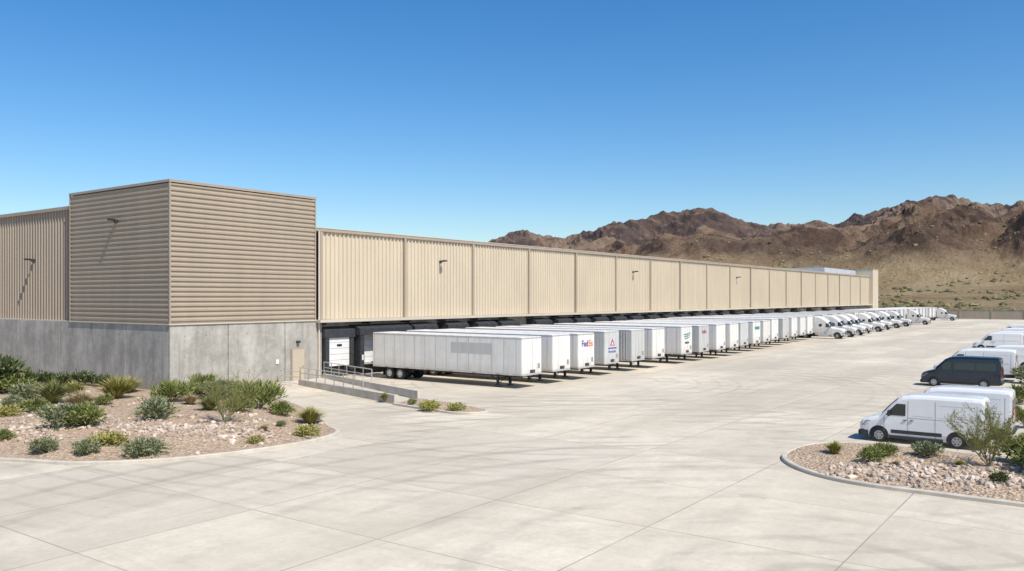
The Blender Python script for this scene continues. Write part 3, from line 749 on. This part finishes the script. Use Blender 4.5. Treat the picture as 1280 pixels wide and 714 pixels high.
def blades(name,mat,seed,n=420,R=.7,Hh=.9,w=.016):
    rnd=random.Random(seed); b=MB()
    for i in range(n):
        a=rnd.uniform(0,6.28); sp=rnd.random()**.7; d=Vector((math.cos(a),math.sin(a),0)); s_=Vector((-d.y,d.x,0))
        h=Hh*rnd.uniform(.6,1.1)*(1-.35*sp); p0=d*rnd.uniform(0,.12)*R; p1=p0+d*R*sp*.45+Vector((0,0,h*.65)); p2=p0+d*R*sp*1.05+Vector((0,0,h*(1-.15*sp)))
        b.add([p0-s_*w,p0+s_*w,p1+s_*w,p1-s_*w,p2],[(0,1,2,3),(3,2,4)],mat if rnd.random()>.12 else 'straw')
    return b.mesh(name,fixn=False)
def wispy(name,seed,Hh=2.4):
    rnd=random.Random(seed); b=MB()
    def grow(p,d,l,r,lv):
        seg=3; q=p
        for i in range(seg):
            nd=(d+Vector((rnd.uniform(-.22,.22),rnd.uniform(-.22,.22),rnd.uniform(-.05,.12)))).normalized()
            e=q+nd*l/seg; b.tube(q,e,r*(1-i/seg*.5),'bark',r1=r*(1-(i+1)/seg*.5),n=5,caps=False)
            if lv<2:
                for _ in range(2):
                    sd2=(nd+Vector((rnd.uniform(-.9,.9),rnd.uniform(-.9,.9),rnd.uniform(-.2,.5)))).normalized()
                    grow(e,sd2,l*.55,r*.5,lv+1)
            else:
                for _ in range(6):
                    lp=q+(e-q)*rnd.random()+Vector((rnd.gauss(0,.03),rnd.gauss(0,.03),rnd.gauss(0,.03)))
                    ld=(nd+Vector((rnd.uniform(-1,1),rnd.uniform(-1,1),rnd.uniform(-.3,.8)))).normalized(); sd_=ld.orthogonal().normalized()
                    b.add([lp,lp+ld*.05+sd_*.012,lp+ld*.11,lp+ld*.05-sd_*.012],[(0,1,2,3)],'ygreen')
            q=e; d=nd
    for i in range(9):
        a=rnd.uniform(0,6.28); t=rnd.uniform(.15,.75)
        grow(Vector((0,0,0)),Vector((math.cos(a)*t,math.sin(a)*t,1)).normalized(),Hh*rnd.uniform(.6,.95),.028,0)
    return b.mesh(name,fixn=False)
SH={}
SH['s1']=shrub('desert_shrub','sage',1); SH['s2']=shrub('desert_shrub','sage',2,R=.9,Hh=.75,clumps=22)
SH['o1']=shrub('desert_shrub','olive',3); SH['o2']=shrub('desert_shrub','olive',4,R=.85,Hh=.95,ll=.2,lw=.024,up=1.2)
SH['y1']=shrub('desert_shrub','ygreen',5,n=1000,R=.75,Hh=.5,clumps=14); SH['d1']=shrub('desert_shrub','dkgreen',6,n=1500,R=1.0,Hh=1.1,clumps=22,ll=.16,lw=.05)
SH['g1']=blades('desert_grass_clump','ygreen',7,n=520,R=.8); SH['g2']=blades('desert_grass_clump','straw',8,n=380,R=.75,Hh=.8); SH['g3']=blades('desert_grass_clump','olive',9,n=520,R=.8)
SH['w1']=wispy('palo_verde',11); SH['w2']=wispy('palo_verde',12)
def plant(key,px,py,hp,bv,k=1.0):
    d=7592/(py-372); x,y=P(d,(px-640)/1040*d)
    me=SH[key]; hh=max(v.co.z for v in me.vertices); s_=k*hp*d/1040/hh
    place(me,me.name.split('.')[0],(x,y,gz(bv,x,y)-.02),rz=random.uniform(0,6.28),sc=(s_*random.uniform(.95,1.25),s_*random.uniform(.95,1.25),s_))
Lp=[('o1',20,504,22),('g3',66,518,32),('g2',42,502,14),('s2',190,540,30),('o2',215,517,28),('s1',76,550,30),('o1',107,549,28),('y1',137,564,18),('s1',56,571,18),('s1',108,573,19),('s2',182,574,26),('o2',252,500,22),('o2',322,523,36),('o1',352,527,18),('g1',388,532,24),('y1',383,548,15),('y1',319,557,10),('w1',282,543,62),('g1',145,512,32),('g1',160,503,24),('o1',45,530,18),('y1',10,536,14),('y1',25,490,14),('s1',268,512,24),('g2',100,526,24),('g2',238,520,15),('o1',5,560,14),('s2',300,500,18),('s1',15,525,16),('g2',330,546,9),('s1',352,541,8),('o1',130,520,14),('g1',290,505,22),('s1',35,512,20),('g1',92,508,22),('o2',245,512,20),('g3',262,528,22),('o1',300,530,18),('s2',60,536,14),
 ('d1',8,500,44),('d1',30,496,24),('d1',55,495,22),('d1',78,494,20),('d1',104,494,22),('d1',128,495,18),('d1',-20,505,60)]
for a in Lp: plant(*a,bv1,k=1.12 if a[0]!='d1' else 1)
for a in [('g1',1043,572,20),('o1',1088,585,22),('s1',1160,580,20),('o2',1104,577,20),('w2',1236,592,82),('d1',1250,612,18),('o1',1285,588,40),('g1',1200,592,12),('g2',1120,590,8),('o1',1310,600,50),
          ('o1',1275,505,24),('g1',1270,520,16),('s1',1290,480,24),('o2',1282,535,24)]: plant(*a,bv2)
for a in [('g1',482,503,14),('y1',538,514,14),('y1',570,516,12),('o1',515,508,8)]: plant(*a,bv3)
for k in range(22):
    x=random.uniform(60,230); y=random.uniform(-3,2.8); me=SH[random.choice(['o1','s1','o2','y1','g1'])]
    place(me,me.name.split('.')[0],(x,y,gz(bv2,x,y)),rz=random.uniform(0,6),sc=random.uniform(.7,1.3))
def rocks(name,pts,bv):
    b=MB()
    ico=bmesh.new(); bmesh.ops.create_icosphere(ico,subdivisions=1,radius=1); iv=[v.co.copy() for v in ico.verts]; ifc=[[v.index for v in f.verts] for f in ico.faces]; ico.free()
    for (x,y,s_) in pts:
        r=Matrix.Rotation(random.uniform(0,6.28),3,'Z')@Matrix.Rotation(random.uniform(0,6),3,'X'); sc_=Vector((random.uniform(.7,1.4),random.uniform(.6,1.1),random.uniform(.4,.8)))
        z=gz(bv,x,y); b.add([Vector((x,y,z+s_*.2))+ (r@Vector((q.x*sc_.x,q.y*sc_.y,q.z*sc_.z)))*s_*random.uniform(.85,1.1) for q in iv],ifc,random.choice(['rock','rock','rock2']))
    b.obj(name,fixn=False)
def px2(px,py): 
    d=7592/(py-372); return P(d,(px-640)/1040*d)
pts=[]
for c,sp,n in(((30,552),(35,6),170),((110,545),(22,5),60),((170,552),(30,5),90),((240,551),(30,4),170),((300,549),(25,5),120),((60,530),(60,12),60),((230,530),(90,14),80),((340,538),(30,8),40)):
    for _ in range(n):
        x,y=px2(random.gauss(c[0],sp[0]),min(572,max(500,random.gauss(c[1],sp[1])))); pts.append((x,y,random.uniform(.05,.2)))
for _ in range(1300):
    x,y=px2(random.uniform(-20,410),random.uniform(498,580)); pts.append((x,y,random.uniform(.015,.045)))
pts=[p for p in pts if bv1.ray_cast(Vector((p[0],p[1],10)),Vector((0,0,-1)))[0]]
rocks('landscape_rocks',pts,bv1)
pts=[]
for c,sp,n in(((1120,598),(45,5),170),((1200,605),(40,6),190),((1260,612),(25,7),80),((1090,592),(30,6),60)):
    for _ in range(n):
        x,y=px2(random.gauss(c[0],sp[0]),random.gauss(c[1],sp[1])); pts.append((x,y,random.uniform(.05,.18)))
for _ in range(900):
    x,y=px2(random.uniform(1000,1300),random.uniform(560,630)); pts.append((x,y,random.uniform(.015,.04)))
pts=[p for p in pts if bv2.ray_cast(Vector((p[0],p[1],10)),Vector((0,0,-1)))[0]]
rocks('landscape_rocks',pts,bv2)
print('done')
